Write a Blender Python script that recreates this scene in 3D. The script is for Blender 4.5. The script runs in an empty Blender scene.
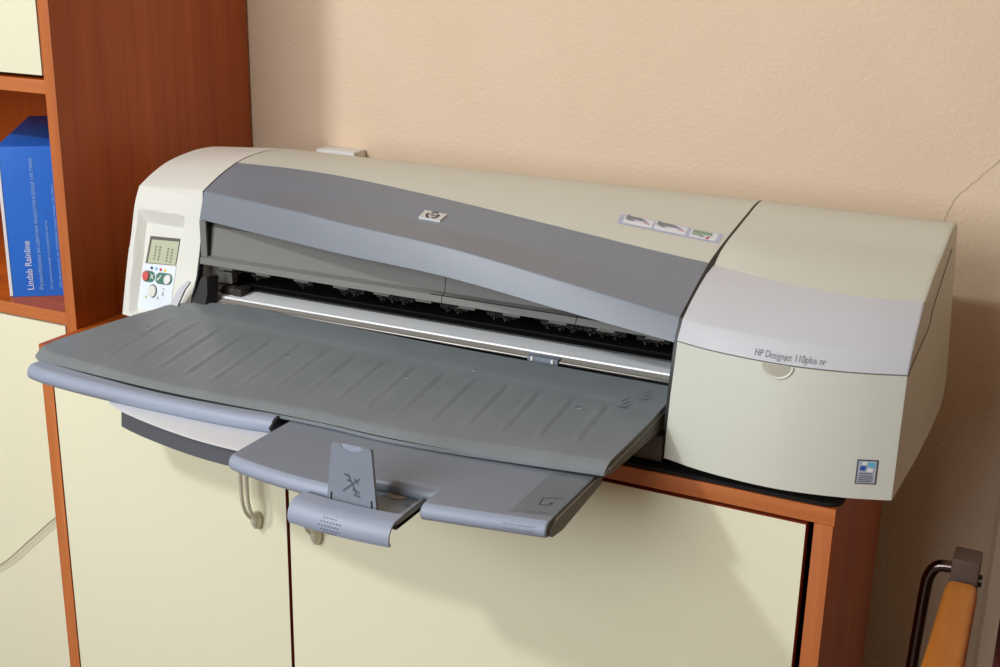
import bpy, bmesh, math, random
from mathutils import Vector, Matrix
random.seed(4)
SC = bpy.context.scene
COL = SC.collection
PI = math.pi

# ------------------------------------------------------------------ materials
def srgb(r, g, b):
    f = lambda c: (c/255/12.92) if c/255 <= .04045 else ((c/255+.055)/1.055)**2.4
    return (f(r), f(g), f(b), 1)

def mat(name, col, rough=.5, metal=0, spec=.5, bump=None, coat=0, mix=None, aniso=None):
    m = bpy.data.materials.new(name); m.use_nodes = True
    nt = m.node_tree; b = nt.nodes['Principled BSDF']
    b.inputs['Base Color'].default_value = col
    b.inputs['Roughness'].default_value = rough
    b.inputs['Metallic'].default_value = metal
    b.inputs['Specular IOR Level'].default_value = spec
    b.inputs['Coat Weight'].default_value = coat
    tc = nt.nodes.new('ShaderNodeTexCoord')
    if mix:      # (second colour, scale, amount)
        c2, sc, amt = mix
        n = nt.nodes.new('ShaderNodeTexNoise'); n.inputs['Scale'].default_value = sc; n.inputs['Detail'].default_value = 4
        nt.links.new(tc.outputs['Object'], n.inputs['Vector'])
        r = nt.nodes.new('ShaderNodeMapRange'); r.inputs['From Min'].default_value = .35; r.inputs['From Max'].default_value = .65
        r.inputs['To Max'].default_value = amt
        nt.links.new(n.outputs['Fac'], r.inputs['Value'])
        mx = nt.nodes.new('ShaderNodeMix'); mx.data_type = 'RGBA'
        mx.inputs[6].default_value = col; mx.inputs[7].default_value = c2
        nt.links.new(r.outputs['Result'], mx.inputs[0]); nt.links.new(mx.outputs[2], b.inputs['Base Color'])
    if bump:     # (scale, strength, distance)
        n = nt.nodes.new('ShaderNodeTexNoise'); n.inputs['Scale'].default_value = bump[0]; n.inputs['Detail'].default_value = 3
        nt.links.new(tc.outputs['Object'], n.inputs['Vector'])
        bp = nt.nodes.new('ShaderNodeBump'); bp.inputs['Strength'].default_value = bump[1]; bp.inputs['Distance'].default_value = bump[2]
        nt.links.new(n.outputs['Fac'], bp.inputs['Height']); nt.links.new(bp.outputs['Normal'], b.inputs['Normal'])
    return m

def wood(name, c1, c2, axis, rough=.42):
    m = bpy.data.materials.new(name); m.use_nodes = True
    nt = m.node_tree; b = nt.nodes['Principled BSDF']
    tc = nt.nodes.new('ShaderNodeTexCoord'); mp = nt.nodes.new('ShaderNodeMapping')
    s = [60, 60, 60]; s[axis] = 1.6
    mp.inputs['Scale'].default_value = s
    nt.links.new(tc.outputs['Object'], mp.inputs['Vector'])
    n = nt.nodes.new('ShaderNodeTexNoise'); n.inputs['Scale'].default_value = 1; n.inputs['Detail'].default_value = 5; n.inputs['Roughness'].default_value = .6
    nt.links.new(mp.outputs['Vector'], n.inputs['Vector'])
    mp2 = nt.nodes.new('ShaderNodeMapping'); s2 = [9, 9, 9]; s2[axis] = .5
    mp2.inputs['Scale'].default_value = s2; nt.links.new(tc.outputs['Object'], mp2.inputs['Vector'])
    n2 = nt.nodes.new('ShaderNodeTexNoise'); n2.inputs['Scale'].default_value = 1; n2.inputs['Detail'].default_value = 2
    nt.links.new(mp2.outputs['Vector'], n2.inputs['Vector'])
    ad = nt.nodes.new('ShaderNodeMath'); ad.operation = 'MULTIPLY_ADD'; ad.inputs[1].default_value = .5
    nt.links.new(n.outputs['Fac'], ad.inputs[0])
    ml = nt.nodes.new('ShaderNodeMath'); ml.operation = 'MULTIPLY'; ml.inputs[1].default_value = .5
    nt.links.new(n2.outputs['Fac'], ml.inputs[0]); nt.links.new(ml.outputs[0], ad.inputs[2])
    cr = nt.nodes.new('ShaderNodeValToRGB')
    cr.color_ramp.elements[0].position = .36; cr.color_ramp.elements[0].color = c2
    cr.color_ramp.elements[1].position = .62; cr.color_ramp.elements[1].color = c1
    nt.links.new(ad.outputs[0], cr.inputs['Fac']); nt.links.new(cr.outputs['Color'], b.inputs['Base Color'])
    b.inputs['Roughness'].default_value = rough
    return m

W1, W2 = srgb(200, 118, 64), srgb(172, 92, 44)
D1, D2 = srgb(188, 92, 20), srgb(158, 66, 8)  # cherry darkened for faces turned from the key light, shade put into colour
M = dict(
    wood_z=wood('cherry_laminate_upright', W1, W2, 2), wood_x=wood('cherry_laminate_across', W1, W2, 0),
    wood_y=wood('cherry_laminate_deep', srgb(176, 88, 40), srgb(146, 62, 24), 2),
    lam_z=wood('shaded_cherry_laminate_upright', D1, D2, 2), lam_x=wood('shaded_cherry_laminate_across', D1, D2, 0),
    cream=mat('cream_laminate', srgb(234, 231, 202), .42, bump=(260, .08, .0006)),
    edge=mat('brown_edge_band', srgb(150, 62, 32), .45),
    gapdark=mat('dark_cabinet_inside', srgb(60, 34, 22), .7),
    nickel=mat('satin_nickel', srgb(214, 208, 190), .34, .3),
    beige=mat('beige_plastic', srgb(204, 206, 194), .42, bump=(900, .10, .0004)),
    beige_l=mat('lit_beige_plastic', srgb(222, 222, 214), .42, bump=(900, .10, .0004)),  # paler copy of the beige: left unit's stronger light put into the colour
    door_g=mat('light_grey_plastic', srgb(196, 198, 204), .38, bump=(900, .10, .0004)),
    flap=mat('slate_grey_metallic_plastic', srgb(121, 127, 137), .42, .05, bump=(1400, .2, .0004), mix=(srgb(132, 138, 148), 900, .6)),
    tray=mat('dark_grey_plastic', srgb(120, 127, 131), .36, bump=(1100, .12, .0004), mix=(srgb(128, 135, 139), 22, .6)),
    ext=mat('mid_grey_metallic_plastic', srgb(127, 135, 147), .42, .0, bump=(1300, .15, .0004)),
    ext2=mat('smoother_grey_strip', srgb(115, 122, 130), .35),
    lip=mat('blue_grey_plastic_lip', srgb(148, 157, 176), .48, .0, bump=(1300, .15, .0004)),
    inner=mat('inner_grey_plastic', srgb(118, 118, 113), .5),
    side=mat('olive_grey_plastic', srgb(96, 94, 86), .5),
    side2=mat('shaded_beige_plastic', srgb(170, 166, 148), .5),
    under=mat('shaded_slate_plastic', srgb(84, 86, 92), .5),  # lower tray face, its shade put into the dark grey
    lowlip=mat('pale_grey_plastic', srgb(206, 208, 212), .4),
    black=mat('black_plastic', srgb(26, 25, 25), .45),
    black2=mat('matt_black_plastic', srgb(15, 14, 14), .7),
    brownblack=mat('dark_brown_plastic', srgb(44, 36, 30), .6),
    alu=mat('brushed_aluminium', srgb(232, 233, 236), .42, .25),
    strip=mat('white_platen_strip', srgb(226, 228, 230), .38, .0),
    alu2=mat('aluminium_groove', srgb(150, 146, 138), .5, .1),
    silver=mat('silver_badge', srgb(206, 208, 208), .35, .3),
    chrome=mat('polished_chrome', srgb(222, 222, 224), .12, 1),
    white=mat('white_plastic', srgb(228, 228, 226), .4),
    glyph=mat('dark_print', srgb(70, 76, 88), .6),
    glyph2=mat('embossed_mark', srgb(84, 91, 98), .6),
    glyph3=mat('pale_mark', srgb(190, 196, 202), .5),
    lcd=mat('lcd_glass', srgb(190, 194, 168), .25), lcdseg=mat('lcd_segments', srgb(112, 118, 104), .5),
    panel=mat('pale_blue_label', srgb(226, 234, 244), .4),
    red=mat('red_button', srgb(208, 92, 90), .4), green=mat('green_pill', srgb(72, 122, 104), .5),
    led=mat('green_led', srgb(150, 210, 70), .4), navy=mat('navy_ink_mark', srgb(50, 66, 110), .5),
    sky=mat('sky_blue_ink_mark', srgb(120, 180, 220), .5), redk=mat('red_ink_mark', srgb(190, 50, 70), .5),
    yel=mat('yellow_ink_mark', srgb(230, 200, 60), .5),
    stk=mat('sticker_white', srgb(222, 226, 234), .4), stk_b=mat('sticker_lilac', srgb(178, 184, 208), .45),
    stk_d=mat('sticker_grey_drawing', srgb(128, 130, 140), .5), stk_g=mat('sticker_green_drawing', srgb(134, 160, 128), .5),
    es_bg=mat('energy_label_grey', srgb(172, 178, 190), .4), es_b=mat('energy_label_blue', srgb(40, 84, 176), .4),
    es_c=mat('energy_label_cyan', srgb(100, 180, 214), .4), es_f=mat('energy_label_border', srgb(72, 76, 88), .5),
    box_b=mat('blue_card', srgb(30, 106, 212), .45, mix=(srgb(46, 122, 220), 9, .6)), box_w=mat('white_card', srgb(235, 238, 242), .5),
    box_t=mat('pale_blue_print', srgb(150, 190, 240), .5),
    mat_r=mat('black_rubber', srgb(9, 8, 9), .8),
    wall=mat('peach_plaster', srgb(226, 203, 176), .85, bump=(170, .55, .0022), mix=(srgb(221, 196, 167), 6, .5)),
    crackm=mat('crack_shadow', srgb(186, 164, 144), .9),
    wall2=mat('dark_blocker_plaster', srgb(124, 92, 60), .9, bump=(120, .25, .0015)),  # kept dark so the added right wall bounces little light
    ceil=mat('white_ceiling_paint', srgb(226, 220, 208), .9, bump=(60, .1, .001)),
    floor=mat('grey_brown_linoleum', srgb(120, 100, 80), .6, mix=(srgb(100, 82, 64), 14, .7)),
    armw=wood('honey_beech', srgb(188, 118, 46), srgb(170, 98, 34), 1),
    cap=mat('brown_grey_plastic_cap', srgb(88, 70, 62), .5), seat=mat('dark_red_fabric', srgb(90, 40, 34), .9, bump=(500, .4, .001)),
    tubem=mat('dark_chrome_tube', srgb(96, 84, 80), .18, 1), cable=mat('beige_cable', srgb(176, 168, 150), .5),
)

# ------------------------------------------------------------------ helpers
def world_off(p):
    v = Vector((0, 0, 0))
    while p is not None:
        v += p.location; p = p.parent
    return v

def obj(name, bm, m, parent=None, smooth=40, label=None):
    bmesh.ops.recalc_face_normals(bm, faces=bm.faces)
    me = bpy.data.meshes.new(name)
    if parent is not None:
        bmesh.ops.translate(bm, vec=-world_off(parent), verts=bm.verts)
    if smooth:
        for f in bm.faces: f.smooth = True
        for e in bm.edges:
            if len(e.link_faces) == 2 and e.calc_face_angle(0) > math.radians(smooth): e.smooth = False
    bm.to_mesh(me); bm.free()
    for x in (m if isinstance(m, (list, tuple)) else [m]): me.materials.append(M[x] if isinstance(x, str) else x)
    o = bpy.data.objects.new(name, me); COL.objects.link(o)
    if parent is not None: o.parent = parent
    if label: o['label'] = label
    return o

def thing(name, label, cat, loc, group=None):
    o = bpy.data.objects.new(name, None); COL.objects.link(o)
    o.location = loc; o['label'] = label; o['category'] = cat; o.empty_display_size = .05
    if group: o['group'] = group
    return o

def tag(o, label, cat): o['label'] = label; o['category'] = cat; return o
def struct(o): o['kind'] = 'structure'; return o

def box(bm, x0, x1, y0, y1, z0, z1, mi=0, bev=0):
    b2 = bmesh.new()
    vs = [b2.verts.new((x, y, z)) for x in (x0, x1) for y in (y0, y1) for z in (z0, z1)]
    for a in ((0, 1, 3, 2), (4, 6, 7, 5), (0, 4, 5, 1), (2, 3, 7, 6), (0, 2, 6, 4), (1, 5, 7, 3)):
        b2.faces.new([vs[i] for i in a])
    bmesh.ops.recalc_face_normals(b2, faces=b2.faces)
    if bev: bmesh.ops.bevel(b2, geom=b2.edges[:], offset=bev, segments=2, profile=.7, affect='EDGES')
    merge(bm, b2, mi)

def merge(bm, b2, mi=None, mx=None):
    if mx is not None: bmesh.ops.transform(b2, matrix=mx, verts=b2.verts)
    mp = {v: bm.verts.new(v.co) for v in b2.verts}
    for f in b2.faces:
        try:
            nf = bm.faces.new([mp[v] for v in f.verts]); nf.material_index = f.material_index if mi is None else mi
        except ValueError: pass
    b2.free()

def loft(bm, secs, caps=True, closed=True, mi=0):
    """secs: list of equal-length lists of 3D points; closed loops bridged in order."""
    rows = [[bm.verts.new(p) for p in s] for s in secs]
    n = len(rows[0])
    for a, b in zip(rows, rows[1:]):
        for i in range(n if closed else n-1):
            j = (i+1) % n
            f = bm.faces.new((a[i], a[j], b[j], b[i])); f.material_index = mi
    if caps and closed:
        for r in (rows[0], rows[-1]):
            f = bm.faces.new(r); f.material_index = mi
    return rows

def prism(bm, pts, off, mi=0, side=None):
    off = Vector(off)
    a = [bm.verts.new(p) for p in pts]; b = [bm.verts.new(Vector(p)+off) for p in pts]
    f = bm.faces.new(a); f.material_index = mi; f = bm.faces.new(b); f.material_index = mi
    for i in range(len(a)):
        j = (i+1) % len(a)
        f = bm.faces.new((a[i], a[j], b[j], b[i])); f.material_index = mi if side is None else side

def tube(bm, pts, r, seg=12, mi=0, flat=1):
    pts = [Vector(p) for p in pts]; rr = r if isinstance(r, (list, tuple)) else [r]*len(pts)
    t0 = (pts[1]-pts[0]).normalized(); up = Vector((0, 0, 1)) if abs(t0.z) < .9 else Vector((1, 0, 0))
    n = (up - t0*up.dot(t0)).normalized(); secs = []
    for i, p in enumerate(pts):
        t = ((pts[min(i+1, len(pts)-1)]-pts[max(i-1, 0)])).normalized()
        n = (n - t*n.dot(t)).normalized(); b = t.cross(n)
        secs.append([p + (n*math.cos(a)*flat + b*math.sin(a))*rr[i] for a in [2*PI*k/seg for k in range(seg)]])
    loft(bm, secs, True, True, mi)

def disc(bm, c, r, axis_n, h, seg=20, mi=0, ry=None):
    nrm = Vector(axis_n).normalized(); up = Vector((0, 0, 1)) if abs(nrm.z) < .9 else Vector((0, 1, 0))
    u = up.cross(nrm).normalized(); v = nrm.cross(u)
    ry = ry or r
    prism(bm, [Vector(c)+u*math.cos(2*PI*k/seg)*r+v*math.sin(2*PI*k/seg)*ry for k in range(seg)], nrm*h, mi)

def smooth_path(pts, n=8):
    P = [Vector(p) for p in pts]; out = []
    for i in range(len(P)-1):
        p0, p1, p2, p3 = P[max(i-1, 0)], P[i], P[i+1], P[min(i+2, len(P)-1)]
        for k in range(n):
            t = k/n
            out.append(.5*((2*p1)+(p2-p0)*t+(2*p0-5*p1+4*p2-p3)*t*t+(3*p1-p0-3*p2+p3)*t**3))
    out.append(P[-1]); return out

def curve(tab):
    """piecewise smooth (monotone-ish cubic) interpolation through (x, v1, v2...)"""
    tab = sorted(tab)
    def f(x):
        if x <= tab[0][0]: return tab[0][1:] if len(tab[0]) > 2 else tab[0][1]
        if x >= tab[-1][0]: return tab[-1][1:] if len(tab[0]) > 2 else tab[-1][1]
        i = max(k for k in range(len(tab)-1) if tab[k][0] <= x)
        a, b = tab[i], tab[i+1]; h = b[0]-a[0]; t = (x-a[0])/h; r = []
        for c in range(1, len(a)):
            d = (b[c]-a[c])/h
            d0 = d if i == 0 else .5*(d+(a[c]-tab[i-1][c])/(a[0]-tab[i-1][0]))
            d1 = d if i == len(tab)-2 else .5*(d+(tab[i+2][c]-b[c])/(tab[i+2][0]-b[0]))
            r.append((2*t**3-3*t*t+1)*a[c]+(t**3-2*t*t+t)*h*d0+(-2*t**3+3*t*t)*b[c]+(t**3-t*t)*h*d1)
        return tuple(r) if len(r) > 1 else r[0]
    return f

def lin(a, b, n): return [a+(b-a)*i/(n-1) for i in range(n)]

def text2d(body, size=1.0, align='LEFT', shear=0, bold=0):
    """text as flat 2D mesh data (verts, faces)"""
    cu = bpy.data.curves.new('lettering', 'FONT'); cu.body = body; cu.size = size; cu.align_x = align
    cu.shear = shear; cu.offset = bold; cu.resolution_u = 3
    o = bpy.data.objects.new('lettering', cu); COL.objects.link(o)
    bpy.context.view_layer.update()
    me = bpy.data.meshes.new_from_object(o.evaluated_get(bpy.context.evaluated_depsgraph_get()))
    V = [(v.co.x, v.co.y) for v in me.vertices]; F = [tuple(p.vertices) for p in me.polygons]
    bpy.data.objects.remove(o); bpy.data.curves.remove(cu); bpy.data.meshes.remove(me)
    return V, F

def put_text(bm, body, size, fn, mi=0, width=None, **k):
    V, F = text2d(body, size, **k)
    if width:
        w = max(v[0] for v in V)-min(v[0] for v in V); s = width/w
        V = [(x*s, y) for x, y in V]
    vs = [bm.verts.new(fn(x, y)) for x, y in V]
    for f in F:
        try: nf = bm.faces.new([vs[i] for i in f]); nf.material_index = mi
        except ValueError: pass

def put_poly(bm, pts, fn, mi=0):
    f = bm.faces.new([bm.verts.new(fn(*p)) for p in pts]); f.material_index = mi

# ------------------------------------------------------------------ room
bm = bmesh.new(); box(bm, -3.2, 1.3, .505, .62, 0, 2.7); wall = struct(obj('wall_back', bm, 'wall', smooth=0))
bm = bmesh.new(); box(bm, .98, 1.1, -4.2, .505, 0, 2.7); struct(obj('wall_right_blocker', bm, 'wall2', smooth=0))  # unseen wall added to block ambient light from the right
bm = bmesh.new(); box(bm, -3.3, 1.3, -4.2, .62, 2.7, 2.8); struct(obj('ceiling_blocker', bm, 'ceil', smooth=0))  # out of view, added along with the right wall to hold back ambient light
bm = bmesh.new(); box(bm, -3.3, 1.3, -4.2, .62, -.1, 0); struct(obj('floor', bm, 'floor', smooth=0))
bm = bmesh.new(); box(bm, .135, .42, .445, .505, 0, .62, bev=.004); box(bm, .135, .42, .445, .505, .62, 2.7)
bm.free()
bm = bmesh.new()
# shallow boxed-in pipe run in the corner right of the cabinet
prism(bm, [(.131, .505, 0), (.131, .478, 0), (.137, .470, 0), (.45, .470, 0), (.45, .505, 0)], (0, 0, .78))
struct(obj('trim_1', bm, 'wall', smooth=30))
bm = bmesh.new()
cp = smooth_path([(.0779, .5045, 1.0472), (.0612, .5045, 1.0291), (.0422, .5045, 1.0067), (.0247, .5045, .9878), (.0189, .5045, .9732), (.0146, .5045, .9557), (.014, .5045, .94)], 5)
cp = [p+Vector((random.uniform(-.0012, .0012), 0, random.uniform(-.0012, .0012))) for p in cp]
tube(bm, cp, .00035, 5); obj('hairline_crack', bm, 'crackm', wall, label='fine dark hairline crack in the peach plaster')
bm = bmesh.new(); box(bm, -.945, -.872, .468, .505, .90, .9665, bev=.007)
tag(obj('cable_duct', bm, 'white'), 'small white plastic fitting on the wall just peeking above the plotter back edge', 'wall fitting')

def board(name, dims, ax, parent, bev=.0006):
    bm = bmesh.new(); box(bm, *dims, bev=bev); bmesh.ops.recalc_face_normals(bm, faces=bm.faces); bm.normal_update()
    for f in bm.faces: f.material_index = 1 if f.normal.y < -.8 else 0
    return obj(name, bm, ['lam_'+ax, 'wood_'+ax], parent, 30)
# ------------------------------------------------------------------ tall cabinet (left)
YT = .074
tc = thing('tall_cabinet', 'tall cherry wood cabinet with open shelf and cream doors at the left edge', 'cabinet', (-1.5, .29, 0))
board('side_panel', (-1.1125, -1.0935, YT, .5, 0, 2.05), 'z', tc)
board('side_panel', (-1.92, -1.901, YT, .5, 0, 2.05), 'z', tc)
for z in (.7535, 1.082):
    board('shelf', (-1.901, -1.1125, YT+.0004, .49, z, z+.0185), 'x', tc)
bm = bmesh.new(); box(bm, -1.901, -1.1125, YT, .49, 2.03, 2.05); obj('top_panel', bm, 'wood_x', tc, 30)
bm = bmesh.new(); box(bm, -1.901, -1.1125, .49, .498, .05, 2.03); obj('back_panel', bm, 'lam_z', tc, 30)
bm = bmesh.new(); box(bm, -1.8985, -1.1165, YT+.001, YT+.018, 1.1065, 2.027, bev=.0008); obj('door', bm, 'cream', tc, 30)
bm = bmesh.new(); box(bm, -1.8985, -1.1165, YT+.001, YT+.018, .06, .7505, bev=.0008); obj('door', bm, 'cream', tc, 30)
# box on the shelf
bxo = Vector((-1.237, .093, .7722)); U = Vector((.8, .6, 0)); D = Vector((-.6, .8, 0)); Zv = Vector((0, 0, 1))
bw, bd, bh = .138, .30, .224
bt = thing('cardboard_box', 'bright blue printed cardboard box standing on the open shelf of the tall cabinet', 'box', bxo)
bm = bmesh.new(); b2 = bmesh.new()
box(b2, 0, bw, 0, bd, 0, bh, bev=.0015)
mx = Matrix(((U.x, D.x, 0, bxo.x), (U.y, D.y, 0, bxo.y), (0, 0, 1, bxo.z), (0, 0, 0, 1)))
merge(bm, b2, 0, mx); obj('carton', bm, 'box_b', bt, 30)
bm = bmesh.new(); b2 = bmesh.new(); box(b2, -.0012, .003, -.0008, bd*.96, .002, bh-.004); merge(bm, b2, 0, mx); obj('edge_strip', bm, 'box_w', bt, 0)
bm = bmesh.new()
def bf(u0, v0): return lambda x, y: bxo + U*(u0-y) + Zv*(v0+x) - D*.0007
put_text(bm, 'Lindab Rainline', .0135, bf(.0335, .010), 0, width=.074)
obj('title_lettering', bm, 'box_w', bt, 0)
bm = bmesh.new()
put_text(bm, 'Разнообразна на цветове водоотвеждаща система', .0082, bf(.0475, .010), 0, width=.196)
put_text(bm, 'На разположение в 6 различни цвята', .0056, bf(.0608, .010), 0, width=.104)
put_text(bm, 'Лесен монтаж на покривни водосточни системи', .0052, bf(.0735, .012), 0, width=.155)
obj('small_lettering', bm, 'box_t', bt, 0)
# cable on the lower left door
bm = bmesh.new()
tube(bm, smooth_path([(-1.62, .060, .20), (-1.42, .066, .262), (-1.30, .066, .322), (-1.225, .066, .385), (-1.165, .066, .438), (-1.125, .066, .462), (-1.105, .064, .44), (-1.102, .064, .3), (-1.102, .064, .01)], 8), .0014, 8)
tag(obj('cable', bm, 'cable'), 'thin beige cable sagging across the cream door at lower left', 'cable')

# ------------------------------------------------------------------ low cabinet
lc = thing('low_cabinet', 'low cherry wood cabinet with cream doors carrying the plotter', 'cabinet', (-.55, .18, 0))
LX = -1.0925
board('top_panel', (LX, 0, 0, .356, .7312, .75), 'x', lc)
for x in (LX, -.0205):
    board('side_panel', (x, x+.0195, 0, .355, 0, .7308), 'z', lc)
bm = bmesh.new(); box(bm, -.692, -.677, .022, .34, .06, .731); obj('divider', bm, 'gapdark', lc, 30)
bm = bmesh.new(); box(bm, LX+.0195, -.0205, .34, .352, .06, .731); obj('back_panel', bm, 'gapdark', lc, 30)
bm = bmesh.new(); box(bm, LX+.0195, -.0205, .02, .34, .045, .063); obj('bottom_panel', bm, 'wood_x', lc, 30)
bm = bmesh.new(); box(bm, LX+.0195, -.0205, .03, .045, 0, .045); obj('plinth', bm, 'wood_x', lc, 30)

def handle(xc, zc, parent):
    bm = bmesh.new()
    for s in (-1, 1):
        pts = []
        for k in range(29):
            t = -1+2*k/28; z = zc+.060*t
            bow = (1-abs(t)**3.0); pts.append((xc+s*.0047*min(1, (1-abs(t))*3.0+.35), -.006-.021*bow, z))
        tube(bm, pts, .0026, 10)
    for s in (-1, 1):
        secs = []
        for d, r, q in ((0, .0066, 0), (.003, .0070, 0), (.007, .0066, .001), (.011, .0050, .003), (.0135, .0028, .005)):
            c = Vector((xc, -d, zc+s*(.060-q)))
            secs.append([c+Vector((math.cos(a)*r, 0, math.sin(a)*r*1.9)) for a in [2*PI*k/20 for k in range(20)]])
        loft(bm, secs)
    return obj('handle', bm, 'nickel', parent, 50)
def cdoor(x0, x1):
    bm = bmesh.new(); box(bm, x0, x1, .001, .0185, .07, .7262, bev=.0005)
    bmesh.ops.recalc_face_normals(bm, faces=bm.faces)
    for f in bm.faces:
        if f.normal.y > -.8: f.material_index = 1
    return obj('door', bm, ['cream', 'edge'], lc, 30)
d1 = cdoor(-1.0715, -.6872); handle(-.731, .628, d1)
d2 = cdoor(-.6822, -.0288); handle(-.638, .628, d2)

# black rubber mat under the plotter
bm = bmesh.new()
c = [(-1.06, .33), (-1.06, .002)] + [(.008-.018+.018*math.sin(a), .0-.0+.020-.018*math.cos(a)) for a in [PI/2*k/6 for k in range(7)]] + [(.006, .33)]
c = [(x, y) for x, y in c]
prism(bm, [(x, y, .7502) for x, y in c], (0, 0, .0045))
for v in bm.verts:
    if v.co.x > 0 : v.co.x = min(v.co.x, .006)
bm.free(); bm = bmesh.new()
prism(bm, [(x-.004, y, .7502) for x, y in c], (0, 0, .0045))
tag(obj('rubber_mat', bm, 'mat_r'), 'thin black mat lying on the low cabinet beneath the plotter', 'mat')

# ------------------------------------------------------------------ plotter
XL, XS, XR = -.870, -.180, .05      # left seam, right seam, right end
pt = thing('large_format_plotter', 'beige and slate grey large-format plotter with its paper trays pulled out, on the low cabinet', 'printer', (-.45, .17, .7547))

YB = .33
PLp = [(.130, .986), (.170, .998), (.210, 1.003), (.250, 1.003), (.290, .999), (.318, .988), (.329, .965), (.33, .90)]
PRp = [(.075, .943), (.119, .959), (.173, .975), (.240, .990), (.280, .997), (.312, .995), (.327, .975), (.33, .90)]
def top_poly(x):
    s = (x-XL)/(XS-XL)
    s = min(max(s, 0), 1)
    return [((1-s)*a[0]+s*b[0], (1-s)*a[1]+s*b[1]) for a, b in zip(PLp, PRp)]
Kf = curve([(-.87, .095, .971), (-.696, .066, .968), (-.633, .058, .9645), (-.474, .042, .957), (-.403, .036, .950), (-.328, .030, .941), (-.18, .024, .921)])
Ff = curve([(-.87, .083, .936), (-.688, .054, .931), (-.628, .046, .929), (-.47, .030, .925), (-.32, .018, .911), (-.18, .010, .897)])
Gf = curve([(-.87, .169), (-.774, .180), (-.696, .180), (-.60, .171), (-.508, .160), (-.406, .146), (-.324, .135), (-.246, .125), (-.18, .119)])
def poly_at(poly, y):
    for a, b in zip(poly, poly[1:]):
        if a[0] <= y <= b[0]: return a[1]+(b[1]-a[1])*(y-a[0])/max(b[0]-a[0], 1e-6)
    return poly[-1][1]
def ztop(x, y): return poly_at([Kf(x)]+top_poly(x), y)
def resample(pts, n):
    P = [Vector((a, b)) for a, b in pts]; L = [0]
    for a, b in zip(P, P[1:]): L.append(L[-1]+(b-a).length)
    out = []
    for i in range(n):
        t = L[-1]*i/(n-1); k = max(j for j in range(len(L)-1) if L[j] <= t+1e-9)
        u = 0 if L[k+1] == L[k] else (t-L[k])/(L[k+1]-L[k]); out.append(tuple(P[k].lerp(P[k+1], min(u, 1))))
    return out
def roundpoly(pts, n=4):
    return [tuple(p.xy) for p in smooth_path([(a, b, 0) for a, b in pts], n)]
def offset(pts, d):
    """offset an open 2D profile inwards (to its right-hand side when walked front to back)"""
    out = []
    for i, p in enumerate(pts):
        a = Vector(pts[max(i-1, 0)]); b = Vector(pts[min(i+1, len(pts)-1)]); t = (b-a).normalized()
        out.append((p[0]+t.y*d, p[1]-t.x*d))
    return out
def shell(bm, xs, fn, d, xmap=None):
    secs = []
    for x in xs:
        o = fn(x); i = offset(o, d)
        loop = list(o)+list(reversed(i))
        secs.append([((xmap(x, y, z) if xmap else x), y, z) for y, z in loop])
    loft(bm, secs)

def xtop(z): return .0045*max(0, min(1, (z-.962)/.03))
g = .0009
xs = lin(XL+.0016, XS-.0068, 47)
# top cover: G -> back -> down
def cover_prof(x):
    tp = roundpoly(top_poly(x)); yg = Gf(x)+.0007
    k0 = max(range(len(tp)), key=lambda i: tp[i][1])
    p = [(yg, poly_at(tp, yg))]+[q for i, q in enumerate(tp) if q[0] > yg+.003 or i > k0]
    return resample(p+[(.33, .79)], 34)
bm = bmesh.new(); shell(bm, xs, cover_prof, .004, lambda x, y, z: x+xtop(z)*max(0, (x+.22)/.027)); top_cover = obj('top_cover', bm, 'beige', pt, 35)
# slate flap
def flap_prof(x):
    tp = roundpoly(top_poly(x)); yg = Gf(x)-.0007; k = Kf(x); f = Ff(x)
    up = [k]+[q for q in tp if k[0]+.012 < q[0] < yg-.003]+[(yg, poly_at([k]+tp, yg))]
    up = resample(up, 16)
    t = Vector((f[0]-k[0], f[1]-k[1])).normalized(); u = Vector((up[1][0]-k[0], up[1][1]-k[1])).normalized()
    kv = Vector(k)
    return [tuple(Vector(f)+Vector((.005, .002))), f]+[tuple(kv+t*.0016), tuple(kv+t*.0004+u*.0004), tuple(kv+u*.0018)]+up[1:]
bm = bmesh.new(); shell(bm, xs, flap_prof, .0045); flap = obj('front_flap', bm, 'flap', pt, 60)

# left unit with recessed control panel -------------------------------------------------
XE = -.998
fs = curve([(.79, .045), (.826, .0565), (.86, .073), (.893, .082), (.931, .090), (.971, .095)])   # y over z at the seam
fe = curve([(.79, .065), (.863, .083), (.90, .094), (.943, .1065), (.962, .1165)])                # at the end
def yfront(x, z):
    s = (x-XE)/(XL-XE); return (1-s)*fe(z)+s*fs(z)
KE = [(.118, .9625), (.145, .975), (.175, .985), (.215, .991), (.25, .993), (.29, .990), (.318, .98), (.329, .955), (.33, .90)]
KS = [(.095, .971)]+PLp
ZB = .79
RX0b, RX0t = -.9865, -.990
RZ0, RZ1 = .7935, .9335
def depth(x, z):
    if not (RZ0 < z < RZ1): return 0
    xl = RX0b+(RX0t-RX0b)*(z-RZ0)/(RZ1-RZ0)
    xr = -.9025-.003*(1-(z-RZ0)/(RZ1-RZ0))
    if not (xl < x < xr): return 0
    return .011*min(1, (x-xl)/.0105, (RZ1+.0012*(x-xl)/.07-z)/.020 if z > RZ1-.03 else 1, (xr-x)/.0012, (z-RZ0)/.002)
bm = bmesh.new()
nx, nz = 90, 100
xg = lin(XE+.002, XL-g, nx); 
front = []
for x in xg:
    s = (x-XE)/(XL-XE); zk = (1-s)*.9625+s*.971
    col = []
    for j in range(nz+1):
        z = ZB+(zk-.0012-ZB)*j/nz
        col.append((x, yfront(x, z)+max(0, depth(x, z)), z))
    rest = [((1-s)*a[0]+s*b[0], (1-s)*a[1]+s*b[1]) for a, b in zip(KE, KS)]
    rp = roundpoly(rest); rp[0] = (rp[0][0]+.0008, rp[0][1]+.0002)
    col += [(x, a, b) for a, b in rp]+[(x, .33, ZB)]
    front.append(col)
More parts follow.
